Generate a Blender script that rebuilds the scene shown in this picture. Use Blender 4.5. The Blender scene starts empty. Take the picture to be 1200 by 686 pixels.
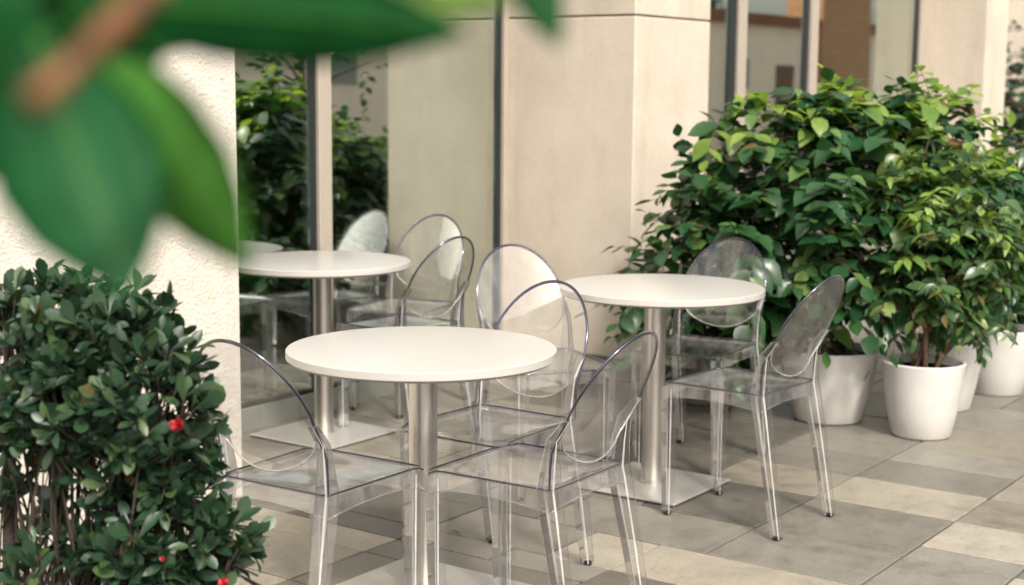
import bpy, bmesh, math, random
from mathutils import Vector, Matrix
import numpy as np

S = bpy.context.scene
COL = S.collection
PI = math.pi
RNG = random.Random(11)

# ------------------------------------------------------------------ camera
CAM_H = 1.3652
YAW, PITCH, ROLL, F_PX = math.radians(35.546), math.radians(7.834), math.radians(0.429), 1740.4
d = Vector((math.cos(YAW) * math.cos(PITCH), math.sin(YAW) * math.cos(PITCH), -math.sin(PITCH)))
r0 = d.cross(Vector((0, 0, 1))).normalized()
u0 = r0.cross(d)
CR = math.cos(ROLL) * r0 + math.sin(ROLL) * u0
CU = -math.sin(ROLL) * r0 + math.cos(ROLL) * u0
CD = d
CO = Vector((0, 0, CAM_H))
cam_data = bpy.data.cameras.new('camera')
cam = bpy.data.objects.new('camera', cam_data)
COL.objects.link(cam)
cam.matrix_world = Matrix(((CR.x, CU.x, -CD.x, CO.x), (CR.y, CU.y, -CD.y, CO.y), (CR.z, CU.z, -CD.z, CO.z), (0, 0, 0, 1)))
cam_data.sensor_width = 36
cam_data.lens = F_PX / 1200 * 36
cam_data.clip_start = 0.02
cam_data.clip_end = 500
cam_data.dof.use_dof = True
cam_data.dof.focus_distance = 3.7
cam_data.dof.aperture_fstop = 3.5
S.camera = cam

def at(px, py, depth):
    """world point seen at photo pixel (px, py) at the given depth along the view axis"""
    return CO + depth * (CD + (px - 600) / F_PX * CR - (py - 343) / F_PX * CU)

def px_of(P):
    q = Vector(P) - CO
    z = q.dot(CD)
    return 600 + F_PX * q.dot(CR) / z, 343 - F_PX * q.dot(CU) / z, z

# ------------------------------------------------------------------ sky, sun, exposure
SUN_EL, SUN_AZ = math.radians(47), math.radians(-124)      # azimuth from +X towards +Y
W = bpy.data.worlds.new('World')
S.world = W
W.use_nodes = True
nt = W.node_tree
bg = nt.nodes['Background']
sky = nt.nodes.new('ShaderNodeTexSky')
sky.sky_type = 'NISHITA'
sky.sun_disc = False
sky.sun_elevation = SUN_EL
sky.sun_rotation = PI / 2 - SUN_AZ
sky.air_density = 1.0
sky.dust_density = 4.5
sky.ozone_density = 1.0
tint = nt.nodes.new('ShaderNodeMix')
tint.data_type = 'RGBA'; tint.blend_type = 'MULTIPLY'
tint.inputs[0].default_value = 1.0
tint.inputs[7].default_value = (1.0, 0.955, 0.885, 1)
hsv = nt.nodes.new('ShaderNodeHueSaturation')          # thin white cloud: the sky's colour is mostly washed out
hsv.inputs['Saturation'].default_value = 0.35
nt.links.new(sky.outputs[0], hsv.inputs['Color'])
nt.links.new(hsv.outputs[0], tint.inputs[6])
nt.links.new(tint.outputs[2], bg.inputs[0])
bg.inputs[1].default_value = 0.15
sun_d = bpy.data.lights.new('sun', 'SUN')
sun_d.energy = 1.6
sun_d.angle = math.radians(7)
sun_d.color = (1.0, 0.935, 0.845)
sun = bpy.data.objects.new('sun', sun_d)
COL.objects.link(sun)
sv = Vector((math.cos(SUN_EL) * math.cos(SUN_AZ), math.cos(SUN_EL) * math.sin(SUN_AZ), math.sin(SUN_EL)))
sun.rotation_euler = sv.to_track_quat('Z', 'Y').to_euler()
S.view_settings.view_transform = 'Standard'
S.view_settings.look = 'None'
S.view_settings.exposure = 1.03
S.view_settings.gamma = 1.0
S.view_settings.use_curve_mapping = False
cy = S.cycles
cy.max_bounces = 16
cy.transparent_max_bounces = 40
cy.transmission_bounces = 12
cy.glossy_bounces = 6
cy.diffuse_bounces = 4
cy.caustics_refractive = False
cy.caustics_reflective = False
cy.sample_clamp_indirect = 6.0
cy.use_denoising = True

# ------------------------------------------------------------------ materials
def mat(name):
    m = bpy.data.materials.new(name)
    m.use_nodes = True
    n = m.node_tree
    return m, n, n.nodes['Principled BSDF'], n.nodes['Material Output']

def node(n, t, **kw):
    x = n.nodes.new(t)
    for k, v in kw.items():
        setattr(x, k, v)
    return x

def ramp(n, src, stops):
    x = node(n, 'ShaderNodeValToRGB')
    e = x.color_ramp.elements
    e[0].position, e[0].color = stops[0][0], (*stops[0][1], 1)
    e[1].position, e[1].color = stops[-1][0], (*stops[-1][1], 1)
    for p_, c_ in stops[1:-1]:
        k = e.new(p_); k.color = (*c_, 1)
    n.links.new(src, x.inputs[0])
    return x.outputs[0]

def noise(n, scale, detail=5, rough=.6, coord='Object', stretch=None, seed_obj=False):
    tc = node(n, 'ShaderNodeTexCoord')
    src = tc.outputs[coord]
    if coord == 'World':
        src = node(n, 'ShaderNodeNewGeometry').outputs['Position']
    if stretch or seed_obj:
        mp = node(n, 'ShaderNodeMapping')
        n.links.new(src, mp.inputs[0])
        if stretch:
            mp.inputs['Scale'].default_value = stretch
        src = mp.outputs[0]
        if seed_obj:
            oi = node(n, 'ShaderNodeObjectInfo')
            ml = node(n, 'ShaderNodeMath', operation='MULTIPLY'); ml.inputs[1].default_value = 37
            n.links.new(oi.outputs['Random'], ml.inputs[0])
            n.links.new(ml.outputs[0], mp.inputs['Location'])
    t = node(n, 'ShaderNodeTexNoise')
    t.inputs['Scale'].default_value = scale
    t.inputs['Detail'].default_value = detail
    t.inputs['Roughness'].default_value = rough
    n.links.new(src, t.inputs['Vector'])
    return t.outputs['Fac']

def mixc(n, a, b, fac, mode='MIX'):
    x = node(n, 'ShaderNodeMix', data_type='RGBA', blend_type=mode)
    for v, i in ((fac, 0), (a, 6), (b, 7)):
        if isinstance(v, (int, float)):
            x.inputs[i].default_value = v
        elif isinstance(v, tuple):
            x.inputs[i].default_value = (*v, 1)
        else:
            n.links.new(v, x.inputs[i])
    return x.outputs[2]

def bump(n, b, h, strength, dist):
    x = node(n, 'ShaderNodeBump')
    x.inputs['Strength'].default_value = strength
    x.inputs['Distance'].default_value = dist
    n.links.new(h, x.inputs['Height'])
    n.links.new(x.outputs[0], b.inputs['Normal'])
    return x

def m_simple(name, col, rough, metal=0.0, var=0.08, scale=6.0, bmp=0.0, bscale=60, spec=.5):
    m, n, b, o = mat(name)
    nz = noise(n, scale)
    lo = tuple(c * (1 - var) for c in col); hi = tuple(min(1, c * (1 + var)) for c in col)
    n.links.new(ramp(n, nz, [(.3, lo), (.7, hi)]), b.inputs['Base Color'])
    b.inputs['Roughness'].default_value = rough
    b.inputs['Metallic'].default_value = metal
    b.inputs['Specular IOR Level'].default_value = spec
    if bmp:
        bump(n, b, noise(n, bscale), bmp, .01)
    return m

# stone slab: colour of the slab from object colour, cloudy travertine veins on top
def m_slab():
    m, n, b, o = mat('travertine_slab')
    oi = node(n, 'ShaderNodeObjectInfo')
    big = noise(n, 7.0, 8, .70, seed_obj=True)
    fine = noise(n, 110.0, 4, .75, seed_obj=True)
    vein = noise(n, 14.0, 9, .76, stretch=(1.0, 2.2, 1), seed_obj=True)
    c = mixc(n, oi.outputs['Color'], ramp(n, big, [(.28, (.68, .66, .64)), (.5, (.96, .96, .95)), (.72, (1.12, 1.10, 1.06))]), 1.0, 'MULTIPLY')
    c = mixc(n, c, ramp(n, vein, [(.30, (.66, .63, .59)), (.42, (1, 1, 1)), (.7, (1.05, 1.04, 1.02))]), .75, 'MULTIPLY')
    pit = noise(n, 38.0, 7, .8, seed_obj=True)
    c = mixc(n, c, ramp(n, pit, [(.34, (.52, .50, .46)), (.43, (.96, .96, .95)), (.62, (1, 1, 1)), (.75, (1.10, 1.09, 1.07))]), .85, 'MULTIPLY')
    c = mixc(n, c, ramp(n, fine, [(.30, (.55, .53, .50)), (.45, (1, 1, 1)), (.75, (1.12, 1.12, 1.10))]), .8, 'MULTIPLY')
    n.links.new(c, b.inputs['Base Color'])
    n.links.new(ramp(n, big, [(.3, (.30,) * 3), (.7, (.52,) * 3)]), b.inputs['Roughness'])
    bump(n, b, pit, .35, .004)
    return m

def m_stucco():
    m, n, b, o = mat('rough_stucco')
    a = noise(n, 80, 8, .66); g = noise(n, 16, 4, .5)
    n.links.new(ramp(n, g, [(.3, (.61, .565, .495)), (.7, (.69, .645, .57))]), b.inputs['Base Color'])
    b.inputs['Roughness'].default_value = .95
    bump(n, b, a, 1.0, .009)
    return m

def m_limestone():
    m, n, b, o = mat('cream_limestone')
    a = noise(n, 3.0, 8, .62, seed_obj=True); f = noise(n, 70, 3, .6, seed_obj=True)
    st = noise(n, 4.0, 5, .6, stretch=(1.2, 1.2, .25), seed_obj=True)
    c = ramp(n, a, [(.28, (.50, .44, .355)), (.5, (.56, .495, .41)), (.74, (.62, .555, .465))])
    c = mixc(n, c, ramp(n, f, [(.3, (.88, .87, .85)), (.55, (1, 1, 1))]), .7, 'MULTIPLY')
    c = mixc(n, c, ramp(n, st, [(.3, (.82, .80, .77)), (.5, (1, 1, 1))]), .8, 'MULTIPLY')
    n.links.new(c, b.inputs['Base Color'])
    b.inputs['Roughness'].default_value = .78
    bump(n, b, f, .18, .004)
    return m

def m_pane():
    m, n, b, o = mat('coated_window_glass')
    n.nodes.remove(b)
    tr = node(n, 'ShaderNodeBsdfTransparent'); tr.inputs[0].default_value = (.80, .90, .85, 1)
    gl = node(n, 'ShaderNodeBsdfGlossy'); gl.inputs['Roughness'].default_value = 0.012
    gl.inputs['Color'].default_value = (.96, 1.0, .96, 1)
    bp = node(n, 'ShaderNodeBump'); bp.inputs['Strength'].default_value = .02; bp.inputs['Distance'].default_value = .01
    n.links.new(noise(n, 1.3, 2), bp.inputs['Height'])
    n.links.new(bp.outputs[0], gl.inputs['Normal'])
    mx = node(n, 'ShaderNodeMixShader'); mx.inputs[0].default_value = .57
    n.links.new(tr.outputs[0], mx.inputs[1]); n.links.new(gl.outputs[0], mx.inputs[2])
    n.links.new(mx.outputs[0], o.inputs[0])
    return m

def m_clear(name, near, graze, rough=.02, spec=1.0, refr=0.0, dust=0.0, cap=1.0):
    """moulded clear plastic sheet: see-through face on, darker and glossier at a slant"""
    m, n, b, o = mat(name)
    n.nodes.remove(b)
    lw = node(n, 'ShaderNodeLayerWeight'); lw.inputs[0].default_value = .35
    tr = node(n, 'ShaderNodeBsdfTransparent')
    n.links.new(ramp(n, lw.outputs['Facing'], [(0.0, near), (.62, tuple(a * .6 + g * .4 for a, g in zip(near, graze))), (1.0, graze)]), tr.inputs[0])
    base = tr.outputs[0]
    if refr:
        g = node(n, 'ShaderNodeBsdfGlass'); g.inputs['IOR'].default_value = 1.46; g.inputs['Roughness'].default_value = rough
        g.inputs['Color'].default_value = (*near, 1)
        mx = node(n, 'ShaderNodeMixShader'); mx.inputs[0].default_value = refr
        n.links.new(base, mx.inputs[1]); n.links.new(g.outputs[0], mx.inputs[2]); base = mx.outputs[0]
    if dust:
        df = node(n, 'ShaderNodeBsdfDiffuse'); df.inputs[0].default_value = (.85, .84, .82, 1)
        sc = noise(n, 26, 6, .7, stretch=(1, 1, .25))
        mx = node(n, 'ShaderNodeMixShader')
        n.links.new(ramp(n, sc, [(.35, (dust * .4 if dust > .2 else 0,) * 3), (.75, (dust,) * 3)]), mx.inputs[0])
        n.links.new(base, mx.inputs[1]); n.links.new(df.outputs[0], mx.inputs[2]); base = mx.outputs[0]
    fr = node(n, 'ShaderNodeFresnel'); fr.inputs[0].default_value = 1.47
    ms = node(n, 'ShaderNodeMath', operation='MULTIPLY'); ms.inputs[1].default_value = spec
    mn = node(n, 'ShaderNodeMath', operation='MINIMUM'); mn.inputs[1].default_value = cap
    n.links.new(fr.outputs[0], mn.inputs[0]); n.links.new(mn.outputs[0], ms.inputs[0])
    gl = node(n, 'ShaderNodeBsdfGlossy'); gl.inputs['Roughness'].default_value = rough
    mx = node(n, 'ShaderNodeMixShader')
    n.links.new(ms.outputs[0], mx.inputs[0]); n.links.new(base, mx.inputs[1]); n.links.new(gl.outputs[0], mx.inputs[2])
    n.links.new(mx.outputs[0], o.inputs[0])
    return m

def m_leaf(name, dark, light, young, gloss, transl, mscale=30, mlo=.8, mhi=1.12):
    m, n, b, o = mat(name)
    oi = node(n, 'ShaderNodeObjectInfo')
    at_ = node(n, 'ShaderNodeAttribute', attribute_name='rnd')
    ad = node(n, 'ShaderNodeMath', operation='ADD')
    n.links.new(oi.outputs['Random'], ad.inputs[0]); n.links.new(at_.outputs['Fac'], ad.inputs[1])
    fr = node(n, 'ShaderNodeMath', operation='FRACT'); n.links.new(ad.outputs[0], fr.inputs[0])
    c = ramp(n, fr.outputs[0], [(0, dark), (.80, light), (.93, young), (.980, young), (.990, tuple(.5 * q for q in (.30, .20, .08)))])
    mott = noise(n, mscale, 3)
    c = mixc(n, c, ramp(n, mott, [(.3, (mlo,) * 3), (.7, (mhi,) * 3)]), .8, 'MULTIPLY')
    n.links.new(c, b.inputs['Base Color'])
    b.inputs['Roughness'].default_value = gloss
    b.inputs['Specular IOR Level'].default_value = .5 if gloss < .45 else .12
    tl = node(n, 'ShaderNodeBsdfTranslucent')
    n.links.new(mixc(n, c, (1.6, 1.7, .55), 1.0, 'MULTIPLY'), tl.inputs[0])
    mx = node(n, 'ShaderNodeMixShader'); mx.inputs[0].default_value = transl
    n.links.new(b.outputs[0], mx.inputs[1]); n.links.new(tl.outputs[0], mx.inputs[2])
    n.links.new(mx.outputs[0], o.inputs[0])
    return m

def m_brushed(name, col, rough, stretch):
    m, n, b, o = mat(name)
    nz = noise(n, 30, 4, .6, stretch=stretch)
    n.links.new(ramp(n, nz, [(.3, tuple(c * .9 for c in col)), (.7, col)]), b.inputs['Base Color'])
    b.inputs['Metallic'].default_value = 1
    b.inputs['Roughness'].default_value = rough
    bump(n, b, nz, .06, .002)
    return m

M = {}
M['slab'] = m_slab()
M['ground'] = m_simple('patio_bedding', (.27, .245, .205), .9, var=.25, scale=14, bmp=.3)
M['joint'] = m_simple('joint_sand', (.04, .035, .028), .95, var=.3, scale=40)
M['stucco'] = m_stucco()
M['stone'] = m_limestone()
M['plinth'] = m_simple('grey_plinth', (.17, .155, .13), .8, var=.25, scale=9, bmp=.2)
M['groove'] = m_simple('joint_mastic', (.36, .28, .21), .9)
M['pane'] = m_pane()
M['frame_dark'] = m_simple('dark_gasket', (.012, .016, .018), .5)
M['frame_light'] = m_simple('champagne_aluminium', (.50, .44, .37), .42, metal=.35, var=.05)
M['frame_green'] = m_simple('grey_green_sill', (.235, .25, .22), .5, var=.08)
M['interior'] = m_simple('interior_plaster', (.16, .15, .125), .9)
M['interior_wood'] = m_simple('interior_timber', (.40, .20, .09), .6, var=.3, scale=9)
M['opposite'] = m_simple('opposite_render', (.82, .70, .57), .9, var=.06, scale=2)
M['fascia'] = m_simple('rust_fascia', (.20, .075, .035), .8, var=.2)
M['doorwood'] = m_simple('dark_timber', (.13, .06, .03), .6, var=.2)
M['laminate'] = m_simple('white_laminate', (.455, .443, .42), .27, var=.012, scale=3)
M['steel'] = m_brushed('brushed_steel', (.60, .575, .54), .30, (9, 9, .3))
M['plate'] = m_brushed('brushed_plate', (.60, .585, .555), .45, (.4, 7, 1))
M['plate'].node_tree.nodes['Principled BSDF'].inputs['Metallic'].default_value = .6
M['rubber'] = m_simple('black_rubber', (.012, .012, .014), .7)
M['clear'] = m_clear('clear_polycarbonate', (.993, .993, .993), (.90, .90, .915), .02, 1.15, 0, .06, .15)
M['clear_seat'] = m_clear('clear_seat_polycarbonate', (.995, .995, .995), (.93, .93, .94), .06, 1.2, 0, .12, .26)
M['clear_leg'] = m_clear('clear_leg_polycarbonate', (.975, .975, .978), (.80, .80, .82), .03, .7, 0, .03)
M['edge'] = m_clear('polished_plastic_edge', (.90, .90, .93), (.62, .61, .70), .10, 4.0, 0, .6)
M['rim'] = m_clear('violet_edge', (.30, .29, .54), (.02, .018, .18), .07, 3.0, 0)
M['pot'] = m_simple('matte_white_resin', (.565, .552, .53), .42, var=.07, scale=7, bmp=.05)
_n = M['pot'].node_tree; _b = _n.nodes['Principled BSDF']
_src = _b.inputs['Base Color'].links[0].from_socket
_n.links.new(mixc(_n, _src, ramp(_n, noise(_n, 13, 9, .78, seed_obj=True), [(.27, (.74, .70, .64)), (.40, (1, 1, 1))]), .8, 'MULTIPLY'), _b.inputs['Base Color'])
M['soil'] = m_simple('potting_soil', (.028, .02, .015), .95, var=.4, scale=50, bmp=.8, bscale=70)
M['bark'] = m_simple('brown_bark', (.13, .08, .05), .85, var=.3, scale=30, bmp=.5)
M['bark_dark'] = m_simple('dark_bark', (.032, .023, .017), .85, var=.3, scale=30, bmp=.5)
M['leaf_shrub'] = m_leaf('shrub_leaf', (.012, .050, .020), (.034, .098, .032), (.10, .18, .048), .30, .26)  # mature green, darkened to hold the shade low in the crown
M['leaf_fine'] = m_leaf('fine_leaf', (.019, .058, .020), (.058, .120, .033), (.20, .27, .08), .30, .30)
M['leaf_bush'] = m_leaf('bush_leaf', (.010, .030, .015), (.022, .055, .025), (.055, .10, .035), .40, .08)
M['leaf_young_lit'] = m_leaf('young_lit_leaf', (.12, .22, .045), (.23, .34, .075), (.32, .42, .14), .30, .42)  # new growth, brightened to put sunlight into the colour of shrub tops
M['leaf_front'] = m_leaf('branch_leaf', (.003, .046, .012), (.006, .066, .014), (.012, .085, .018), .46, .22, 20, .45, 1.6)
M['leaf_front_light'] = m_leaf('branch_leaf_light', (.035, .135, .020), (.05, .165, .026), (.06, .18, .03), .46, .38, 20, .6, 1.4)
M['leaf_front_pale'] = m_leaf('branch_leaf_pale', (.12, .20, .05), (.14, .22, .06), (.15, .24, .07), .46, .40, 20, .7, 1.3)
M['twig_red'] = m_simple('red_brown_twig', (.13, .046, .012), .6, var=.65, scale=45)
M['petal'] = m_simple('red_petal', (.30, .006, .009), .5, var=.25, scale=60)
m, n_, b_, o_ = mat('warm_strip'); b_.inputs['Emission Color'].default_value = (1, .72, .4, 1); b_.inputs['Emission Strength'].default_value = 3.0
M['strip'] = m

# ------------------------------------------------------------------ object helpers
def link(name, verts, faces, material, parent=None, smooth=False, loc=None, edges=()):
    me = bpy.data.meshes.new(name)
    me.from_pydata([tuple(v) for v in verts], edges, faces)
    me.validate(); me.update()
    if material: me.materials.append(material)
    if smooth:
        me.polygons.foreach_set('use_smooth', [True] * len(me.polygons))
    return link_mesh(name, me, parent, loc)

def link_mesh(name, me, parent=None, loc=None):
    o = bpy.data.objects.new(name, me)
    COL.objects.link(o)
    if parent: o.parent = parent
    if loc is not None: o.location = loc
    return o

def tag(o, label=None, cat=None, group=None, kind=None):
    if label: o['label'] = label
    if cat: o['category'] = cat
    if group: o['group'] = group
    if kind: o['kind'] = kind
    return o

def empty(name, loc=(0, 0, 0), rz=0, label=None, cat=None, group=None):
    o = bpy.data.objects.new(name, None)
    COL.objects.link(o)
    o.location = loc; o.rotation_euler = (0, 0, rz)
    o.empty_display_size = .1
    return tag(o, label, cat, group)

def copy_tree(o, parent=None):
    c = o.copy(); COL.objects.link(c)
    if parent: c.parent = parent
    for ch in list(o.children): copy_tree(ch, c)
    return c

def bm_obj(name, bm, material, parent=None, smooth=False, loc=None):
    me = bpy.data.meshes.new(name)
    bmesh.ops.recalc_face_normals(bm, faces=bm.faces)
    bm.to_mesh(me); bm.free()
    me.materials.append(material)
    if smooth:
        me.polygons.foreach_set('use_smooth', [True] * len(me.polygons))
    return link_mesh(name, me, parent, loc)

def box_bm(x0, x1, y0, y1, z0, z1, bev=0.0, seg=1):
    bm = bmesh.new()
    bmesh.ops.create_cube(bm, size=1)
    for v in bm.verts:
        v.co = Vector(((x0 + x1) / 2 + v.co.x * (x1 - x0), (y0 + y1) / 2 + v.co.y * (y1 - y0), (z0 + z1) / 2 + v.co.z * (z1 - z0)))
    if bev:
        bmesh.ops.bevel(bm, geom=list(bm.edges), offset=bev, segments=seg, affect='EDGES', profile=.5)
    return bm

def box(name, x0, x1, y0, y1, z0, z1, material, parent=None, bev=0.0, seg=1, loc=None):
    return bm_obj(name, box_bm(x0, x1, y0, y1, z0, z1, bev, seg), material, parent, loc=loc)

def lathe(name, prof, n, material, parent=None, loc=None):
    vs, fs = [], []
    for (r, z) in prof:
        for k in range(n):
            a = 2 * PI * k / n
            vs.append((r * math.cos(a), r * math.sin(a), z))
    for i in range(len(prof) - 1):
        for k in range(n):
            fs.append((i * n + k, i * n + (k + 1) % n, (i + 1) * n + (k + 1) % n, (i + 1) * n + k))
    if prof[0][0] > 1e-6: fs.append(tuple(range(n))[::-1])
    if prof[-1][0] > 1e-6: fs.append(tuple(range((len(prof) - 1) * n, len(prof) * n)))
    o = link(name, vs, fs, material, parent, True, loc)
    try:
        o.data.set_sharp_from_angle(angle=math.radians(35))
    except Exception:
        pass
    return o

def tube_geo(pts, radii, n=7, closed=False):
    """swept tube -> verts, faces"""
    pts = [Vector(p_) for p_ in pts]
    m_ = len(pts)
    vs, fs = [], []
    up = None
    for i, p_ in enumerate(pts):
        if closed: t = pts[(i + 1) % m_] - pts[i - 1]
        else: t = pts[min(i + 1, m_ - 1)] - pts[max(i - 1, 0)]
        t.normalize()
        if up is None:
            up = t.cross(Vector((0.3, 0.2, 1))) if abs(t.z) < .95 else t.cross(Vector((1, 0, 0)))
        up = (up - t * up.dot(t)).normalized()
        sd = t.cross(up)
        rr = radii[i] if hasattr(radii, '__len__') else radii
        for k in range(n):
            a = 2 * PI * k / n
            vs.append(p_ + rr * (math.cos(a) * up + math.sin(a) * sd))
    for i in range(m_ if closed else m_ - 1):
        j = (i + 1) % m_
        for k in range(n):
            fs.append((i * n + k, i * n + (k + 1) % n, j * n + (k + 1) % n, j * n + k))
    if not closed:
        fs.append(tuple(range(n))[::-1]); fs.append(tuple(range((m_ - 1) * n, m_ * n)))
    return vs, fs

def tube(name, pts, radii, material, parent=None, n=7, closed=False):
    vs, fs = tube_geo(pts, radii, n, closed)
    return link(name, vs, fs, material, parent, True)

def tubes(name, lst, material, parent=None):
    V, F = [], []
    for pts, radii, n in lst:
        vs, fs = tube_geo(pts, radii, n)
        b0 = len(V); V += vs; F += [tuple(i + b0 for i in f) for f in fs]
    return link(name, V, F, material, parent, True)

# ------------------------------------------------------------------ ground: bedding sheet and stone slabs
g = link('ground', [(-60, -60, -.045), (120, -60, -.045), (120, 60, -.045), (-60, 60, -.045)], [(0, 1, 2, 3)], M['ground'])
tag(g, kind='structure')
patio = box('patio', -3, 13.2, -6, 4.262, -.04, -.012, M['joint'])
tag(patio, kind='structure')

CREAM, TAN, GREY, DARK, LGREY = (.318, .290, .240), (.232, .211, .175), (.184, .173, .152), (.112, .106, .093), (.222, .209, .185)  # the dark tone is dark stone, and painted shade under the shrubs
slabs = []
def column(x0, x1, ys, cols=None):
    for i in range(len(ys) - 1):
        c = cols[i] if cols and i < len(cols) and cols[i] else RNG.choice([GREY, GREY, LGREY, TAN, GREY, GREY, LGREY])
        slabs.append((x0, x1, ys[i], ys[i + 1], c))
def fill(y0, y1):
    ys = [y0]
    while ys[-1] < y1 - .6: ys.append(ys[-1] + RNG.choice([.33, .45, .45, .6]))
    return ys + [y1]
Y_TOP = 4.258
# columns of the pattern, following the joints seen in the photograph
column(2.30, 2.60, [.9, 1.4, 1.85, 2.30, 2.83, 3.3, 3.75, Y_TOP])
column(2.60, 2.90, [.9, 1.3, 1.75, 2.35, 2.83, 3.35, 3.8, Y_TOP], [None, None, GREY, GREY, CREAM, TAN])
column(2.90, 3.218, [.9, 1.35, 1.9, 2.35, 2.83, 3.50, 3.95, Y_TOP], [None, TAN, GREY, GREY, CREAM, CREAM, TAN])
column(3.218, 3.374, [2.16, 2.69, 2.83, 3.50, 3.95, Y_TOP], [GREY, GREY, CREAM, TAN, TAN])
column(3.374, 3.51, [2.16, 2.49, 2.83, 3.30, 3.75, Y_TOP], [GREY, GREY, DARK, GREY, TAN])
column(3.218, 3.51, [.9, 1.35, 1.70, 2.16], [TAN, LGREY, DARK])
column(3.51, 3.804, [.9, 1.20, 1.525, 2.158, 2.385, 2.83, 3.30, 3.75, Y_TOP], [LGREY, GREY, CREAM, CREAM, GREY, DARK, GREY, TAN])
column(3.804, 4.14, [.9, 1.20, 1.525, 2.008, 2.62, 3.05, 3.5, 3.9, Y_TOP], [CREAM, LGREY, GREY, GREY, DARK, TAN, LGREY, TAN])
column(4.14, 4.27, [1.20, 1.525], [LGREY]); column(4.14, 4.27, [.9, 1.2])
column(4.27, 4.588, [.9, 1.20, 1.525], [TAN, CREAM])
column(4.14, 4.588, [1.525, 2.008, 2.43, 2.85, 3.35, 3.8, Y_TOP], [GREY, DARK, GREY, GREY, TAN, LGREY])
column(4.588, 4.925, [.9, 1.20, 1.525, 2.008, 2.43, 2.9, 3.35, 3.8, Y_TOP], [GREY, TAN, CREAM, TAN, DARK, DARK, GREY, TAN])  # dark slabs here and in the next columns paint the shrubs' deep shade
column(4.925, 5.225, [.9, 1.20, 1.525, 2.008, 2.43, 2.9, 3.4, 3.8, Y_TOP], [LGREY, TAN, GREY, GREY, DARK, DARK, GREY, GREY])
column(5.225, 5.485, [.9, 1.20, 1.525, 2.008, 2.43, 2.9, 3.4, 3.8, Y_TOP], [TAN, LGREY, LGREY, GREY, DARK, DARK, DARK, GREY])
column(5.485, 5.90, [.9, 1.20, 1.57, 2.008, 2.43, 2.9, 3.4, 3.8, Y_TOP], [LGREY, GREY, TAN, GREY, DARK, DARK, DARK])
x = 5.90
while x < 12.4:
    w = RNG.choice([.30, .34, .42, .48])
    column(x, x + w, fill(.9, 3.52)); x += w
x = -.2
while x < 2.29:
    w = min(RNG.choice([.32, .36, .45]), 2.30 - x)
    if w < .2: w = 2.30 - x
    column(x, x + w, fill(.9, 3.52)); x += w
for (x0, x1, y0, y1, c) in slabs:
    if x0 > 5.85: y1 = min(y1, 3.52)
    if x0 < 3.2: y1 = min(y1, 3.528)
    if y1 - y0 < .05: continue
    jt = .0045
    z1 = RNG.uniform(-.0012, .0012)
    bm = box_bm(-(x1 - x0) / 2 + jt, (x1 - x0) / 2 - jt, -(y1 - y0) / 2 + jt, (y1 - y0) / 2 - jt, -.016, 0)
    top = [e for e in bm.edges if all(v.co.z > -.001 for v in e.verts)]
    bmesh.ops.bevel(bm, geom=top, offset=.0018, segments=1, affect='EDGES')
    o = bm_obj('paving_slab', bm, M['slab'], patio, loc=((x0 + x1) / 2, (y0 + y1) / 2, z1))
    j = RNG.uniform(.90, 1.10); w_ = RNG.uniform(-.02, .02)
    o.color = (c[0] * j, c[1] * j * (1 - w_ * .5), c[2] * j * (1 - w_), 1)

# ------------------------------------------------------------------ the cafe building
YG1, YG2, YF = 4.277, 3.955, 3.539
ZT = 3.4
bld = empty('cafe_building', (5, YF, 0), 0, 'cream stone and stucco building with tall reflecting windows between pillars', 'building')
bld.location = (0, 0, 0)
box('stucco_wall', -6, 3.416, YF, 4.9, 0, ZT, M['stucco'], bld, .006)
def pillar(x0, x1, yf, yb, courses=((.106, 1.694), (1.703, ZT))):
    p_ = bm_obj('stone_pillar', box_bm(x0 + .012, x1 - .012, yf + .012, yb, 0.0, ZT - .01), M['groove'], bld)
    box('plinth', x0 + .006, x1 - .006, yf + .006, yb - .003, .002, .104, M['plinth'], p_)
    for z0, z1 in courses:
        box('stone_block', x0, x1, yf, yb - .001, z0, z1, M['stone'], p_, .004)
    return p_
pillar(5.904, 6.62, YF, 4.9)
pillar(10.80, 11.29, YF, 4.9, ((.106, 2.6), (2.609, ZT)))
box('lintel', 3.418, 5.902, YF + .02, 4.9, 2.75, ZT - .02, M['stone'], bld)
box('lintel', 6.622, 10.798, YF + .02, 4.9, 2.75, ZT - .02, M['stone'], bld)
def window(x0, x1, yg, muls, z1, jamb):
    w_ = box('window', x0 + .002, x1 - .002, yg - .035, yg + .05, -.010, .088, M['frame_green'], bld, .003)     # bottom rail
    box('gasket', x0 + .003, x1 - .003, yg - .02, yg + .03, .0885, .097, M['frame_dark'], w_)
    xs = [x0 + .003] + [v for m_ in muls for v in (m_[0], m_[1])] + [x1 - jamb]
    for k in range(0, len(xs), 2):
        box('pane', xs[k] + .001, xs[k + 1] - .001, yg, yg + .008, .098, z1, M['pane'], w_)
    for a, b, s in muls:       # dark gasket reveal then pale mullion face
        box('mullion', s, b, yg - .03, yg + .06, .0975, z1, M['frame_light'], w_, .002)
        box('gasket', a, s - .001, yg - .012, yg + .05, .0975, z1, M['frame_dark'], w_)
    box('jamb', x1 - jamb + .022, x1 - .003, yg - .035, yg + .06, .0975, z1, M['frame_light'], w_, .002)
    box('gasket', x1 - jamb, x1 - jamb + .021, yg - .015, yg + .05, .0975, z1, M['frame_dark'], w_)
    return w_
window(3.416, 5.904, YG1, [(4.535, 4.640, 4.563)], 2.74, .062)
window(6.62, 10.80, YG2, [(7.61, 7.79, 7.69), (8.61, 8.77, 8.665)], 2.74, .30)
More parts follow.
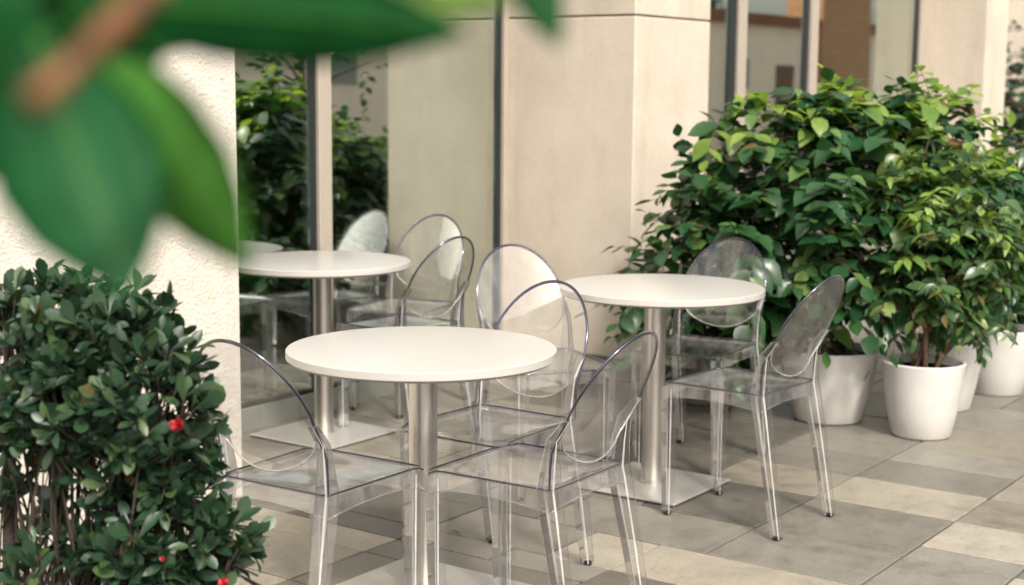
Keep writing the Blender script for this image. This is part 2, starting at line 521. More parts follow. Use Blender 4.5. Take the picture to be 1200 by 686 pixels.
# rooms behind the glass
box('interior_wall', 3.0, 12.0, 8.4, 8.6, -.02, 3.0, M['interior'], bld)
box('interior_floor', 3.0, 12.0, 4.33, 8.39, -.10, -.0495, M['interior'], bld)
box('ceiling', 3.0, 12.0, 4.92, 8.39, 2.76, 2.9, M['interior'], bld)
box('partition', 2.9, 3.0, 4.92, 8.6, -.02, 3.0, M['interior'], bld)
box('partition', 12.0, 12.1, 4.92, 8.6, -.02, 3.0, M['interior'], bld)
ctr = box('service_counter', 4.4, 8.6, 6.4, 6.9, -.048, .95, M['doorwood'])
tag(ctr, 'dark timber counter standing inside behind the left window', 'counter')
for k, (lx, px) in enumerate(((348, 60), (387, 60.5))):
    t_ = (7.2 - 0) / (CD + (lx - 600) / F_PX * CR - (60 - 343) / F_PX * CU).y
    P_ = at(lx, 60, t_)
    tag(box('strip_light', P_.x - .055, P_.x + .055, P_.y, P_.y + .03, P_.z - .008, P_.z + .008, M['strip'], None, .003),
        ['warm lit ceiling strip seen left of the mullion through the glass', 'warm lit ceiling strip seen just right of the mullion through the glass'][k], 'light', 'warm lights inside')

# far end beyond the last pillar
fw = box('far_wall', 20, 20.4, 3.0, 14.0, 0, 5.5, M['stone'], None)
tag(fw, 'pale grey wall far beyond the last pillar at right edge', 'wall')

# the building across the courtyard, seen mirrored in the windows
opp = empty('opposite_building', (0, 0, 0), 0, 'low cream building with rust fascia mirrored in the windows', 'building')
box('wall', 2.0, 60, -5.4, -5.0, 0, 2.60, M['opposite'], opp)
box('fascia', 1.9, 60.2, -5.5, -4.85, 2.601, 2.80, M['fascia'], opp)
box('timber_cladding', 28.6, 31.1, -5.6, -4.80, .02, 3.7, M['interior_wood'], opp)
for xd in (8.0, 16.5, 26.9, 36.0):
    box('door', xd, xd + .75, -5.02, -4.97, .02, 1.85, M['doorwood'], opp)
    box('shutter', xd - 1.75, xd - 1.2, -5.03, -4.975, 1.4, 1.95, M['frame_green'], opp)

# ------------------------------------------------------------------ tables
def table(cx, cy_, h, px, py, plate, label, rz=0):
    t = empty('bistro_table', (cx, cy_, 0), rz, label, 'table', 'round white bistro tables')
    R_ = .35
    lathe('tabletop', [(R_ - .040, h - .032), (R_ - .010, h - .0275), (R_ - .0015, h - .0215), (R_, h - .020), (R_, h - .002), (R_ - .0015, h - .0004), (R_ - .004, h), (0, h)], 96, M['laminate'], t)
    lathe('pole', [(.0375, .018), (.0375, h - .037)], 40, M['steel'], t, (px, py, 0))
    lathe('collar', [(.040, .0145), (.040, .022), (.0378, .024)], 40, M['steel'], t, (px, py, 0))
    lathe('mounting_disc', [(.11, h - .0375), (.12, h - .0325), (0, h - .0325)], 32, M['steel'], t, (px, py, 0))
    box('base_plate', px - plate, px + plate, py - plate, py + plate, .006, .0142, M['plate'], t, .0015)
    box('foot_pad', px - plate + .006, px + plate - .006, py - plate + .006, py + plate - .006, .0016, .0058, M['rubber'], t)
    return t
TH = .698
table(2.951, 2.394, TH, .035, .025, .250, 'nearest white round bistro table on steel pole between two clear chairs')
table(4.395, 2.511, TH, -.022, .010, .200, 'white round bistro table on the right in front of potted shrubs')
table(4.223, 3.934, TH, .022, .008, .205, 'farthest white round bistro table beside stucco wall and glass')

# ------------------------------------------------------------------ clear chairs
def loft(sections, n=4):
    """sections: (centre, half_right, half_fwd) -> chamfered bars"""
    V, Fc = [], []
    for (c, a, b) in sections:
        k = .16
        for sx, sy in ((1, 1 - k), (1 - k, 1), (-1 + k, 1), (-1, 1 - k), (-1, -1 + k), (-1 + k, -1), (1 - k, -1), (1, -1 + k)):
            V.append((c[0] + a * sx, c[1] + b * sy, c[2]))
    for i in range(len(sections) - 1):
        for q in range(8):
            Fc.append((i * 8 + q, i * 8 + (q + 1) % 8, (i + 1) * 8 + (q + 1) % 8, (i + 1) * 8 + q))
    Fc.append(tuple(range(8))[::-1]); Fc.append(tuple(range(8 * len(sections) - 8, 8 * len(sections))))
    return V, Fc

def bar(sections, parent):
    V, Fc = loft(sections)
    o = link('leg', V, Fc, M['clear_leg'], parent)
    o.data.materials.append(M['edge'])
    for q, p_ in enumerate(o.data.polygons):
        if q < 8 * (len(sections) - 1) and (q % 8) % 2 == 0: p_.material_index = 1      # chamfered corners
    return o

def hw(y): return .168 + .010 * y / .365
SEAT_D = .372
def lean(u, z):
    return -.46 * max(0.0, z - .525) - .019 * (1 - (u / .165) ** 2)
def rim_pt(t, k=1.0):
    cz = math.cos(t)
    z = .612 + (.192 if cz > 0 else .130) * cz * k; u = .1655 * math.sin(t) * k
    return (u, lean(u, z), z)

def make_chair():
    t = empty('clear_chair')
    # seat: dished sheet, waterfall front
    nu, nv = 16, 16
    V, Fc = [], []
    def seat_z(s, v):
        e = (1 - s ** 4) * (1 - (2 * v - 1) ** 4)
        return .4405 - .019 * e - .010 * max(0, (v - .86) / .14) ** 2
    def seat_xy(s, v):
        y = v * SEAT_D
        c = max(0, abs(s) - .8) / .2
        if v > .5: y -= .022 * c * c * ((v - .5) * 2) ** 3
        else: y += .004 * c * c
        return s * hw(y), y
    for off in (0, -.0055):
        for j in range(nv + 1):
            for i in range(nu + 1):
                s, v = -1 + 2 * i / nu, j / nv
                x_, y_ = seat_xy(s, v)
                V.append((x_, y_, seat_z(s, v) + off))
    L = (nu + 1) * (nv + 1)
    for j in range(nv):
        for i in range(nu):
            a = j * (nu + 1) + i
            Fc.append((a, a + 1, a + nu + 2, a + nu + 1))
            Fc.append((L + a, L + a + nu + 1, L + a + nu + 2, L + a + 1))
    border = [(i, 0) for i in range(nu + 1)] + [(nu, j) for j in range(1, nv + 1)] + [(i, nv) for i in range(nu - 1, -1, -1)] + [(0, j) for j in range(nv - 1, 0, -1)]
    ids = [j * (nu + 1) + i for i, j in border]
    for k in range(len(ids)):
        a, b = ids[k], ids[(k + 1) % len(ids)]
        Fc.append((a, L + a, L + b, b))
    link('seat', V, Fc, M['clear_seat'], t, True)
    # apron: thin skirt below the seat edge
    AV, AF = [], []
    nb = len(border)
    def bxy(k):
        i, j = border[k % nb]; s, v = -1 + 2 * i / nu, j / nv
        return Vector((*seat_xy(s, v), seat_z(s, v)))
    for k in range(nb):
        p_ = bxy(k); tg = (bxy(k + 1) - bxy(k - 1)); nrm = Vector((tg.y, -tg.x, 0)).normalized()
        i, j = border[k]
        mid = 1 - (2 * j / nv - 1) ** 2 if i in (0, nu) else 1 - (2 * i / nu - 1) ** 2
        hgt = .054 - .014 * mid
        for dn, dz in ((.0, -.004), (.003, -hgt), (-.002, -hgt), (-.005, -.004)):
            AV.append(p_ + nrm * dn + Vector((0, 0, dz)))
    for k in range(nb):
        a, b = 4 * k, 4 * ((k + 1) % nb)
        for q in range(4):
            AF.append((a + q, a + (q + 1) % 4, b + (q + 1) % 4, b + q))
    ap = link('apron', AV, AF, M['clear_seat'], t)
    ap.data.materials.append(M['edge'])
    for q, p_ in enumerate(ap.data.polygons):
        if q % 4 == 1: p_.material_index = 1
    tube('seat_edge', [bxy(k) + Vector((0, 0, .0005)) for k in range(nb)], .0024, M['rim'], t, 6, True)
    # legs
    for s in (-1, 1):
        f_ = bar([((s * .156, SEAT_D - .032, .006), .0145, .0145), ((s * .156, SEAT_D - .030, .22), .0180, .0180), ((s * .156, SEAT_D - .029, .38), .0210, .0210), ((s * .157, SEAT_D - .029, .424), .0215, .0215)], t)
        lathe('foot_cap', [(.011, 0), (.0115, .009), (.0, .0092)], 10, M['rubber'], f_, (s * .158, SEAT_D - .030, 0))
        l_ = bar([((s * .170, -.068, .006), .0145, .0165), ((s * .166, -.030, .22), .0175, .0210), ((s * .160, .002, .385), .0185, .0255), ((s * .158, .013, .44), .0175, .0255),
                  ((s * .159, .007, .50), .0135, .0200), ((s * .1615, -.002, .56), .0100, .0150), ((s * .163, lean(.16, .61) + .001, .61), .0080, .0110)], t)
        lathe('foot_cap', [(.011, 0), (.0115, .009), (.0, .0092)], 10, M['rubber'], l_, (s * .172, -.068, 0))
    # round back shell
    V, Fc = [], []
    nr, ns = 7, 48
    for off in (.0, -.0055):
        for i in range(nr + 1):
            k = i / nr * .985
            for j in range(ns):
                p_ = rim_pt(2 * PI * j / ns, max(k, .02))
                V.append((p_[0], p_[1] + off + .00275, p_[2]))
    L = (nr + 1) * ns
    for i in range(nr):
        for j in range(ns):
            a, b = i * ns + j, i * ns + (j + 1) % ns
            Fc.append((a, b, b + ns, a + ns)); Fc.append((L + a, L + a + ns, L + b + ns, L + b))
    Fc.append(tuple(range(ns))[::-1]); Fc.append(tuple(range(L, L + ns)))
    link('backrest', V, Fc, M['clear'], t, True)
    # thick dark edge over the top of the shell, running on down the posts to the seat
    arc = [rim_pt(-PI / 2 + PI * j / 48) for j in range(49)]
    def leg_edge(sg): return [(sg * (.1655 + .0025 * q), lean(.165, z) + .004 * q, z) for q, z in ((.3, .575), (.6, .53), (.9, .485), (1.1, .443))]
    path = leg_edge(-1)[::-1] + arc + leg_edge(1)
    rad = [.0026, .003, .0034, .0038] + [.0036 + .0011 * math.sin(PI * j / 48) for j in range(49)] + [.0038, .0034, .003, .0026]
    rv, rf = tube_geo(path, rad, 8)
    link('back_rim', rv, rf, M['rim'], t, True)
    low = [rim_pt(PI / 2 + PI * j / 36) for j in range(37)]
    tube('lower_rim', low, [.0036 - .0014 * math.sin(PI * j / 36) for j in range(37)], M['edge'], t, 7)
    return t

proto = make_chair()
chair_spots = [
    (2.945, 1.872, 91.0, 'clear plastic chair with violet edges facing away, right of the nearest table'),
    (2.425, 2.418, 2.0, 'clear plastic chair half hidden by the dark foreground bush'),
    (3.445, 2.405, 180.0, 'clear plastic chair behind the nearest table with its round back towards the far pillar'),
    (4.262, 2.985, -122.0, 'clear plastic chair with bright reflections on its back between pillar and tables'),
    (4.465, 3.575, 84.0, 'clear plastic chair beside the farthest table, facing the window glass'),
    (4.935, 2.575, 184.0, 'clear plastic chair in front of the potted shrubs behind the right table'),
    (4.232, 1.953, 86.0, 'rightmost clear plastic chair, standing before the big white planter'),
    (5.03, 4.070, 191.0, 'clear plastic chair pushed against the window glass, farthest from the camera'),
    (4.34, 4.56, 0.0, 'clear plastic chair standing indoors behind the left window pane')]
for i, (x_, y_, a_, lab) in enumerate(chair_spots):
    o = proto if i == 0 else copy_tree(proto)
    o.location = (x_, y_, -.048 if i == 8 else 0)
    o.rotation_euler = (0, 0, math.radians(a_ - 90))
    tag(o, lab, 'chair', 'clear round-backed chairs on the patio')

# ------------------------------------------------------------------ leaves
def leaf_template(wid, shape='oval', fold=.22, droop=.22):
    """unit length leaf along +Y, normal +Z"""
    prof = {'oval': [(0, .06), (.14, .52), (.36, .96), (.58, .98), (.80, .60), (1, .02)],
            'obovate': [(0, .07), (.2, .30), (.5, .80), (.72, 1.0), (.9, .66), (1, .06)],
            'lance': [(0, .05), (.2, .70), (.42, 1.0), (.66, .80), (.86, .36), (1, .02)]}[shape]
    V, Fc = [], []
    for (t_, w_) in prof:
        h = wid * w_ / 2
        z = -droop * t_ * t_
        V += [(-h, t_, z + fold * h), (0, t_, z), (h, t_, z + fold * h)]
    for i in range(len(prof) - 1):
        a = 3 * i
        Fc += [(a, a + 1, a + 4, a + 3), (a + 1, a + 2, a + 5, a + 4)]
    return np.array(V), Fc

def leaf_matrix(pos, axis, nrm, L):
    y = Vector(axis).normalized()
    z = Vector(nrm); z = (z - y * z.dot(y))
    if z.length < 1e-4: z = y.orthogonal()
    z.normalize(); x_ = y.cross(z)
    return Matrix(((x_.x * L, y.x * L, z.x * L, pos[0]), (x_.y * L, y.y * L, z.y * L, pos[1]), (x_.z * L, y.z * L, z.z * L, pos[2]), (0, 0, 0, 1)))

def joined_leaves(name, mats, tpl, material, parent, inv):
    V0, F0 = tpl
    n = len(mats); k = len(V0)
    A = np.array([np.array(inv @ m_) for m_ in mats])
    Vh = np.c_[V0, np.ones(k)]
    V = np.einsum('nij,kj->nki', A, Vh)[:, :, :3].reshape(-1, 3)
    F0a = np.array(F0)
    Fa = (F0a[None] + (np.arange(n) * k)[:, None, None]).reshape(-1, 4)
    me = bpy.data.meshes.new(name)
    me.vertices.add(len(V)); me.vertices.foreach_set('co', V.ravel())
    me.loops.add(Fa.size); me.loops.foreach_set('vertex_index', Fa.ravel().astype(np.int32))
    me.polygons.add(len(Fa)); me.polygons.foreach_set('loop_start', np.arange(0, Fa.size, 4, dtype=np.int32))
    me.polygons.foreach_set('use_smooth', np.ones(len(Fa), dtype=bool))
    a_ = me.attributes.new('rnd', 'FLOAT', 'POINT')
    a_.data.foreach_set('value', np.repeat(np.random.RandomState(n).rand(n), k).astype(np.float32))
    me.materials.append(material)
    me.update(); me.validate()
    return tag(link_mesh(name, me, parent), kind='stuff')

def place_leaves(plant, mats, tpl, material, young=None, young_mats=(), keep=300):
    """the leaves that show largest as parts, the rest as one part"""
    inv = plant.matrix_world.inverted() if plant.matrix_world else Matrix()
    inv = Matrix.Translation(-plant.location)
    kinds = []
    for mt_ in (material, young or material):
        row = []
        for tv, tf in tpl:
            me = bpy.data.meshes.new('leaf'); me.from_pydata([tuple(v) for v in tv], [], tf); me.materials.append(mt_)
            me.polygons.foreach_set('use_smooth', [True] * len(me.polygons))
            row.append(me)
        kinds.append(row)
    allm = [(m_, 0, RNG.randrange(len(tpl))) for m_ in mats] + [(m_, 1, RNG.randrange(len(tpl))) for m_ in young_mats]
    def score(q):
        m_ = q[0]; x_, y_, z_ = px_of(m_.translation)
        inside = 0 if (-20 < x_ < 1220 and -20 < y_ < 700) else 10
        nz = m_.col[2].to_3d().normalized()
        return z_ - .25 * abs(nz.dot(CD)) + inside
    allm.sort(key=score)
    for m_, yk, v in allm[:keep]:
        o = link_mesh('leaf', kinds[yk][v], plant)
        o.matrix_local = inv @ m_
    for yk in (0, 1):
        for v in range(len(tpl)):
            rest = [m_ for m_, y2, v2 in allm[keep:] if y2 == yk and v2 == v]
            if rest: joined_leaves('young_foliage' if yk else 'foliage', rest, tpl[v], (young or material) if yk else material, plant, inv)

def rdir():
    while True:
        v = Vector((RNG.uniform(-1, 1), RNG.uniform(-1, 1), RNG.uniform(-1, 1)))
        if .05 < v.length < 1: return v.normalized()

def leafy(blobs, n, lmin, lmax, droop_w=.35, young_lit_z=None, young_lit_p=0.0, twigs=None, off=None):
    """leaf sprays: short drooping twigs that carry alternate leaves"""
    out, yo = [], []
    tot = sum(r_ * r_ * w_ for _, r_, w_ in blobs)
    for (c, r_, w_) in blobs:
        k = max(2, int(n / 7.0 * r_ * r_ * w_ / tot))
        for _ in range(k):
            o = rdir()
            P_ = c + o * r_ * RNG.uniform(.35, .92)
            if any((P_ - c2).length < r2 * .38 for c2, r2, _ in blobs): continue
            ln = RNG.uniform(1.2, 2.6) * lmax
            dv = (o * .8 + Vector((0, 0, .45)) + rdir() * .5).normalized()
            is_y = bool(young_lit_z) and P_.z > young_lit_z + RNG.uniform(-.12, .12) and RNG.random() < young_lit_p  # upper sprays take the lit young tone
            nl = RNG.randint(5, 9)
            side = dv.cross(Vector((0, 0, 1))); side = side.normalized() if side.length > .05 else Vector((1, 0, 0))
            pts = []
            for q in range(nl):
                t_ = (q + .5) / nl
                p_ = P_ + dv * ln * t_ + Vector((0, 0, -droop_w * ln * t_ * t_ * .8))
                pts.append(p_)
                sg = (1 if q % 2 else -1)
                ax = dv * (.45 + .6 * (q == nl - 1)) + side * sg * (.9 if q < nl - 1 else .1) + Vector((0, 0, -.25 - droop_w * t_)) + rdir() * .3
                nr = Vector((0, 0, 1)) + dv * .25 + o * .25 + rdir() * .45
                L_ = RNG.uniform(lmin, lmax) * (.75 + .35 * math.sin(PI * min(1, t_ + .15)))
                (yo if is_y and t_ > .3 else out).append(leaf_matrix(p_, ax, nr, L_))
            if twigs is not None:
                twigs.append(([q_ - off for q_ in (P_ - o * r_ * .2, P_, pts[nl // 2], pts[-1])], [.0024, .002, .0015, .0008], 3))
    return out, yo

POT = [(0, 0), (.110, 0), (.118, .003), (.123, .010), (.143, .10), (.159, .20), (.169, .285), (.171, .297), (.168, .302), (.160, .302), (.155, .296), (.152, .27)]
def pot(x_, y_, s, label, sh=1.0):
    t = empty('planter_pot', (x_, y_, 0), 0, label, 'planter', 'white planters')
    lathe('shell', [(r_ * s, z_ * sh) for r_, z_ in POT], 64, M['pot'], t)
    return t

def shrub(x_, y_, label, blobs, n, lmin, lmax, tpl, material, pot_h, pot_r, young=None, young_lit_z=None, young_lit_p=0, keep=300, stems=5, droop=.5, name='potted_shrub'):
    t = empty(name, (x_, y_, 0), 0, label, 'shrub', 'leafy shrubs in the white planters')
    bm = bmesh.new()
    bmesh.ops.create_circle(bm, cap_ends=True, radius=pot_r, segments=40)
    so = bm_obj('soil', bm, M['soil'], t, loc=(0, 0, pot_h))
    base = Vector((x_, y_, pot_h - .01))
    lst = []
    for k in range(stems):
        c, r_, _ = blobs[k % len(blobs)]
        a = 2 * PI * k / stems + .5
        p0 = base + Vector((math.cos(a) * .045, math.sin(a) * .045, 0))
        end = c + rdir() * r_ * .35
        mid = p0.lerp(end, .45) + Vector((RNG.uniform(-.03, .03), RNG.uniform(-.03, .03), .05))
        pts = [p0, p0.lerp(mid, .5) + rdir() * .008, mid, mid.lerp(end, .5) + rdir() * .02, end]
        lst.append(([p_ - Vector((x_, y_, 0)) for p_ in pts], [.011, .0095, .008, .006, .003], 7))
        for _ in range(3):
            q = mid.lerp(end, RNG.random()); e = q + (rdir() + Vector((0, 0, .3))) * r_ * .6
            lst.append(([p_ - Vector((x_, y_, 0)) for p_ in (q, q.lerp(e, .5) + rdir() * .01, e)], [.004, .003, .0015], 5))
    for pts, rad, nn in lst[::4]:
        tube('stem', pts, rad, M['bark'], t, nn)
    tw = [l for i, l in enumerate(lst) if i % 4]
    ms, ys = leafy(blobs, n, lmin, lmax, young_lit_z=young_lit_z, young_lit_p=young_lit_p, droop_w=droop, twigs=tw, off=Vector((x_, y_, 0)))
    tubes('twigs', tw, M['bark'], t)
    place_leaves(t, ms, tpl, material, young, ys, keep)
    return t

T_OVAL = [leaf_template(.70, 'oval'), leaf_template(.62, 'oval', .38, .42), leaf_template(.74, 'lance', .12, .10), leaf_template(.56, 'oval', .30, -.12)]
T_FINE = [leaf_template(.50, 'lance'), leaf_template(.44, 'lance', .40, .45), leaf_template(.56, 'oval', .15, .10)]
T_OBO = [leaf_template(.42, 'obovate', .25, .16), leaf_template(.36, 'obovate', .42, .34), leaf_template(.46, 'obovate', .12, -.10)]

def B(px, py, dep, rpx, w=1.0):
    c = at(px, py, dep)
    return (c, rpx * dep / F_PX, w)

pot(5.745, 2.470, 1.17, 'largest white planter, left of the others behind the rightmost chair', 1.0)
pot(5.695, 2.050, .955, 'white planter standing nearest in the row of planters', 1.0)
pot(6.255, 2.165, .98, 'white planter half hidden behind the nearest planter')
pot(6.735, 2.085, .98, 'white planter at the right edge, farthest of those showing')

D1 = 6.15
shrub(5.745, 2.470, 'big broad-leaved green shrub rising from the largest white planter',
      [B(878, 226, D1 + .15, 70), B(919, 203, D1 + .1, 82), B(1004, 183, D1 + .1, 72), B(852, 298, D1 + .1, 52), B(884, 298, D1 - .02, 88), B(964, 283, D1 - .1, 92),
       B(838, 243, D1 + .2, 32, 1.2), B(826, 343, D1 + .15, 26, .8), B(884, 353, D1, 48, 1.1), B(1034, 268, D1, 70), B(994, 150, D1 + .1, 28, 1.3), B(859, 158, D1 + .2, 26, .9), B(1044, 158, D1 + .2, 34), B(846, 136, D1 + .15, 9, 5), B(929, 130, D1 + .1, 12, 4), B(1007, 122, D1 + .1, 10, 5), B(969, 136, D1, 12, 3)],
      2900, .074, .124, T_OVAL, M['leaf_shrub'], .275, .165, M['leaf_young_lit'], 1.10, .62, stems=6)
D2 = 5.95
shrub(5.695, 2.050, 'bushy small-leaved shrub hanging over the nearest white planter',
      [B(1090, 300, D2, 75), B(1062, 335, D2 - .05, 38), B(1125, 330, D2, 45, 1.1), B(1100, 240, D2 + .05, 62), B(1150, 300, D2 + .05, 50), B(1150, 365, D2 + .05, 24, 1.0)],
      2300, .050, .085, T_FINE, M['leaf_fine'], .27, .14, M['leaf_young_lit'], .78, .5, stems=6)
D3 = 6.5
shrub(6.255, 2.165, 'tall green shrub with new leaves coloured pale as if sunlit in the half hidden planter',
      [B(1085, 187, D3, 62), B(1105, 252, D3, 75), B(1060, 157, D3 + .05, 40, 1.2), B(1130, 312, D3 + .1, 60), B(1105, 150, D3, 28, 1.2), B(1150, 232, D3, 50), B(1092, 124, D3, 9, 5)],
      1900, .064, .105, T_OVAL, M['leaf_shrub'], .275, .145, M['leaf_young_lit'], .98, .6, stems=5)
D4 = 6.95
shrub(6.735, 2.085, 'green shrub cut off by the right edge above the farthest planter',
      [B(1180, 215, D4, 52), B(1205, 270, D4, 72), B(1170, 260, D4, 55), B(1200, 195, D4 + .1, 34), B(1190, 340, D4, 50, 1.1)],
      1500, .065, .11, T_OVAL, M['leaf_shrub'], .275, .145, M['leaf_young_lit'], .82, .5, stems=5)
# low dark shrub and planter, added to darken the floor behind the table
shade_pot = pot(5.75, 3.06, 1.0, 'added dark planter shading the floor by the pillar behind the right table')
for c_ in shade_pot.children: c_.data.materials[0] = M['plinth']
D5 = 6.35
shrub(5.75, 3.06, 'added low dark green shrub shading the floor between pillar and largest white planter',
      [(Vector((5.75, 3.06, .55)), .26, 1), (Vector((5.55, 2.98, .36)), .22, 1), (Vector((5.85, 2.9, .42)), .22, 1), (Vector((5.6, 3.2, .5)), .18, .8)],
      900, .07, .105, T_OVAL, M['leaf_shrub'], .275, .14, keep=60, stems=4)
# the row goes on outside the picture; these show in the window panes
for k, (x_, y_, h_) in enumerate(((7.35, 1.72, .86), (8.0, 1.62, .84))):
    tag(pot(x_, y_, 1.0, ['nearer', 'farther'][k] + ' white planter of the two mirrored in the left window'), group='mirrored planters')
    s_ = shrub(x_, y_, ['nearer', 'farther'][k] + ' dark leafy shrub of the two mirrored in the left window', [(Vector((x_ + ox, y_ + oy, oz)), rr, 1) for ox, oy, oz, rr in ((0, 0, .72, .27), (-.15, .1, h_, .15), (.18, -.08, h_ - .1, .2), (0, .05, .55, .22))],
          1300, .07, .11, T_OVAL, M['leaf_shrub'], .275, .145, keep=0, stems=4)
    s_['group'] = 'mirrored shrubs'

def tree(x_, y_, label, blobs, n, hgt, trunk_r, lsz, cat='tree', name='courtyard_tree', matl='leaf_shrub'):
    t = empty(name, (x_, y_, 0), 0, label, cat)
    top = Vector((0, 0, hgt))
    lst = [([(0, 0, -.02), (.03, .02, hgt * .4), (-.02, .03, hgt * .75), (0, 0, hgt)], [trunk_r, trunk_r * .8, trunk_r * .65, trunk_r * .35], 10)]
    tubes('trunk', lst, M['bark'], t)
    br = []
    for c, r_, _ in blobs:
        l_ = c - Vector((x_, y_, 0)); s_ = Vector((0, 0, min(hgt * .9, max(hgt * .35, l_.z - .3))))
        br.append(([s_, s_.lerp(l_, .5) + rdir() * .05, l_], [trunk_r * .45, trunk_r * .3, trunk_r * .12], 7))
    tubes('branches', br, M['bark'], t)
    ms, ys = leafy(blobs, n, lsz * .75, lsz * 1.25)
    joined_leaves('crown', ms, T_OVAL[0], M[matl], t, Matrix.Translation(-t.location))
    return t
tree(9.6, -.6, 'slender courtyard tree mirrored high in the left window', [(Vector((9.6 + a, -.6 + b, c)), r_, 1) for a, b, c, r_ in ((0, 0, 2.0, .5), (-.5, .2, 1.7, .4), (.5, -.1, 2.3, .5), (-.2, -.3, 2.7, .5), (-.7, .4, 1.45, .22), (.6, .3, 1.6, .22))], 800, 2.3, .035, .09)
tree(32, -11, 'dark tree above the low building mirrored in the far window', [(Vector((32 + a, -11 + b, c)), r_, 1) for a, b, c, r_ in ((0, 0, 4.6, 1.6), (-2.6, .3, 4.2, 1.3), (2.8, -.3, 4.9, 1.5), (-1, .5, 3.4, 1.4), (1.6, .4, 3.5, 1.4))], 2600, 3.6, .18, .30)
tree(17.2, 5.0, 'dark hedge-like tree beyond the last pillar at the right edge', [(Vector((17.2 + a, 5.0 + b, c)), r_, 1) for a, b, c, r_ in ((0, 0, 1.3, .75), (-.2, -.6, 1.0, .7), (.1, .6, 1.5, .7), (0, -.3, .5, .7), (.2, -1.2, .9, .75))], 4200, 1.2, .08, .10, matl='leaf_bush')

# ------------------------------------------------------------------ the dark flowering bush in the foreground
DB = 2.72
bush_base = at(70, 960, DB + .05); bx, by = bush_base.x, bush_base.y
bed = lathe('soil_bed', [(.34, -.030), (.345, -.004), (.30, .02), (.15, .035), (0, .04)], 40, M['soil'], None, (bx, by, 0))
tag(bed, kind='structure')
bush = empty('flowering_bush', (bx, by, 0), 0, 'dense dark green flowering bush with few red blooms in the left foreground', 'bush')
bb = [B(-60, 415, DB + .1, 105), B(40, 425, DB, 100), B(115, 415, DB - .02, 88), B(160, 432, DB, 72), B(190, 492, DB, 60), B(170, 480, DB - .1, 80), B(90, 470, DB - .1, 70),
      B(200, 560, DB - .02, 58), B(170, 620, DB - .06, 66, .9), B(212, 632, DB - .02, 56), B(245, 640, DB, 34, 1.2), B(262, 640, DB - .02, 36, 1.2), B(130, 560, DB - .08, 45, .7), B(-30, 366, DB + .1, 42), B(60, 360, DB + .05, 34, 1.1), B(165, 376, DB, 32, 1.1), B(200, 700, DB, 70), B(60, 690, DB - .1, 50, .8), B(20, 560, DB + .08, 44, .5), B(90, 610, DB + .05, 46, .6)]
ros = []
tot = sum(r_ * r_ * w_ for _, r_, w_ in bb)
for (c, r_, w_) in bb:
    for _ in range(int(1050 * r_ * r_ * w_ / tot)):
        o = rdir()
        if o.dot(CD) > .35 and RNG.random() < .6: continue
        rr = r_ * RNG.uniform(.62, 1.05)
        P_ = c + o * rr
        if any((P_ - c2).length < r2 * .5 for c2, r2, _ in bb): continue
        ros.append((P_, (o * .8 + Vector((0, 0, .75)) + rdir() * .35).normalized()))
bm_ = []
twl = []
for P_, axd in ros:
    sd = axd.orthogonal().normalized(); bi = axd.cross(sd)
    k = RNG.randint(5, 8); ph = RNG.uniform(0, 6.28)
    for q in range(k):
        a = ph + q * 2.4
        tilt = RNG.uniform(.35, 1.25) if q > 1 else RNG.uniform(.1, .5)
        rad = math.cos(a) * sd + math.sin(a) * bi
        ax = axd * math.cos(tilt) + rad * math.sin(tilt) + Vector((0, 0, -.12))
        nr = axd * math.sin(tilt) - rad * math.cos(tilt) + rdir() * .15
        bm_.append(leaf_matrix(P_ - axd * .012 * (q % 3), ax, nr, RNG.uniform(.036, .060)))
    twl.append(([P_ - Vector((bx, by, 0)), P_ - axd * .06 + rdir() * .008 - Vector((bx, by, 0)), P_ - axd * .12 - Vector((bx, by, .03))], [.0012, .0017, .0022], 4))
bush_young = [m_ for m_ in bm_ if RNG.random() < .015]
place_leaves(bush, [m_ for m_ in bm_ if m_ not in bush_young], T_OBO, M['leaf_bush'], M['leaf_young_lit'] if False else M['leaf_bush'], bush_young)
tubes('twigs', twl, M['bark_dark'], bush)
st = []
for k in range(90):
    c, r_, _ = RNG.choice(bb if k < 50 else bb[:7])
    p0 = bush_base + Vector((RNG.gauss(0, .055), RNG.gauss(0, .055), 0)); p0.z = .02
    end = c + rdir() * r_ * .5
    if end.z < .3: end.z = .4
    m1 = p0.lerp(end, .35) + rdir() * .045 + Vector((0, 0, .05)); m2 = p0.lerp(end, .7) + rdir() * .05
    rb = RNG.choice([.006, .005, .0035, .004]) if k > 7 else RNG.uniform(.011, .019)
    st.append(([p_ - Vector((bx, by, 0)) for p_ in (p0, m1, m2, end)], [rb, rb * .85, rb * .65, rb * .3], 7))
for s_ in st: tube('stem', s_[0], s_[1], M['bark_dark'], bush, 7)
# red blooms
def bloom(px, py, dep, r_):
    c = at(px, py, dep)
    V, Fc = [], []
    for k in range(26):
        ax = (rdir() - CD * .5).normalized(); sd = ax.orthogonal().normalized(); up = ax.cross(sd)
        b0 = len(V)
        for (t_, w_, q) in ((0, .12, 0), (.4, .45, .16), (.8, .62, .02), (1.0, .35, -.22)):
            for s_ in (-1, 0, 1):
                V.append(c + ax * t_ * r_ + sd * s_ * w_ * r_ * .55 + up * (q + .12 * abs(s_)) * r_ - bush.location)
        for i in range(3):
            for j in range(2):
                a = b0 + i * 3 + j; Fc.append((a, a + 1, a + 4, a + 3))
    return link('flower', V, Fc, M['petal'], bush, True)
bloom(207, 498, DB - .24, .012); bloom(190, 655, DB - .2, .005); bloom(262, 684, DB - .13, .011)

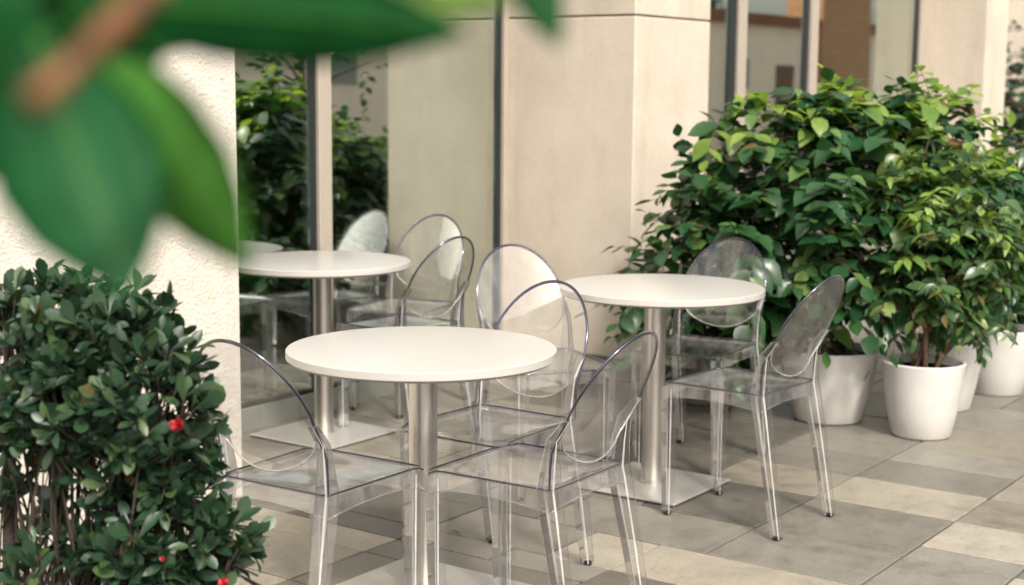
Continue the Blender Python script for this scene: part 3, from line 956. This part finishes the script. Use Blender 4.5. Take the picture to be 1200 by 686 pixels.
# ------------------------------------------------------------------ blurred branch close to the lens
fb0 = at(215, -60, .56)
branch = empty('leafy_branch', fb0, 0, 'blurred branch of big green leaves close to the camera at upper left', 'branch')
def blade(base, tip, wpx, dep0, dep1, prof, tilt, sag, kind='leaf_front'):
    P0, P1 = at(*base, dep0), at(*tip, dep1)
    ax = (P1 - P0); L = ax.length; ax.normalize()
    sd = ax.cross(CD).normalized()
    nr = sd.cross(ax).normalized()
    sd = (sd * math.cos(tilt) + nr * math.sin(tilt)).normalized(); nr = sd.cross(ax)
    hwid = wpx * (dep0 + dep1) / 2 / F_PX / 2 / math.cos(tilt)
    n, V, Fc = 18, [], []
    for lay in (0, -.0004):
        for i in range(n + 1):
            t_ = i / n
            k = np.interp(t_, [q[0] for q in prof], [q[1] for q in prof]) * hwid
            c = P0 + ax * L * t_ + nr * (sag * math.sin(PI * t_) + lay)
            for j in range(7):
                s_ = (j - 3) / 3
                V.append(c + sd * k * s_ + nr * (.22 * abs(s_) * k) - fb0)
    Ln = (n + 1) * 7
    for i in range(n):
        for j in range(6):
            a = i * 7 + j
            Fc += [(a, a + 1, a + 8, a + 7), (Ln + a, Ln + a + 7, Ln + a + 8, Ln + a + 1)]
    for i in range(n):
        for j in (0, 6):
            a = i * 7 + j
            Fc.append((a, a + 7, Ln + a + 7, Ln + a))
    lf = link('leaf', V, Fc, M[kind or 'leaf_front'], branch, True)
    tube('midrib', [V[i * 7 + 3] - nr * .0006 for i in range(n + 1)], [.0014 - .0011 * i / n for i in range(n + 1)], M['leaf_front_light'], lf, 6)
    return lf
P_BROAD = [(0, .1), (.12, .55), (.3, .92), (.5, 1), (.7, .82), (.85, .5), (.95, .2), (1, .02)]
P_LONG = [(0, .2), (.1, .7), (.3, .98), (.55, 1), (.75, .72), (.9, .34), (1, .03)]
blade((40, 40), (152, 348), 188, .55, .54, P_BROAD, .35, .006, 0)
blade((125, 75), (292, 318), 130, .57, .58, P_LONG, -.4, -.004, 'leaf_front_light')
blade((250, -50), (600, 6), 84, .60, .66, P_LONG, .2, .0, 'leaf_front_pale')
blade((130, 2), (548, 40), 118, .56, .60, P_LONG, -.35, .004, 0)
blade((125, 75), (10, -110), 150, .60, .62, P_BROAD, .15, .0, 0)
blade((190, 70), (60, -120), 150, .60, .62, P_BROAD, .15, .0, 0)
blade((150, 60), (330, -130), 150, .61, .64, P_BROAD, .15, .0, 0)
blade((70, 30), (-150, 190), 220, .57, .60, P_BROAD, .2, .0, 0)
blade((60, -10), (-60, -160), 160, .58, .62, P_BROAD, .2, .0, 0)
blade((600, -90), (655, 56), 62, .62, .62, P_BROAD, .2, .0, 0)
tube('twig', [p_ - fb0 for p_ in (at(330, -150, .52), at(225, -55, .48), at(150, 15, .46), at(95, 68, .44), at(40, 118, .42))], [.0034, .0037, .0050, .0036, .0044], M['twig_red'], branch, 12)

# two dry leaves lying on the slabs
for k, (fx, fy, fr) in enumerate(((3.52, 2.70, .4), (5.02, 2.47, 1.9))):
    V0, F0 = leaf_template(.5, 'oval', .5, -.25)
    o = link('fallen_leaf', V0 * .035, F0, M['bark'], None, True, (fx, fy, .004))
    o.rotation_euler = (0, 0, fr)
    tag(o, ['small dry brown leaf on the paving behind the nearest table', 'small dry brown leaf on the paving before the largest white planter'][k], 'leaf', 'dry leaves on the paving')
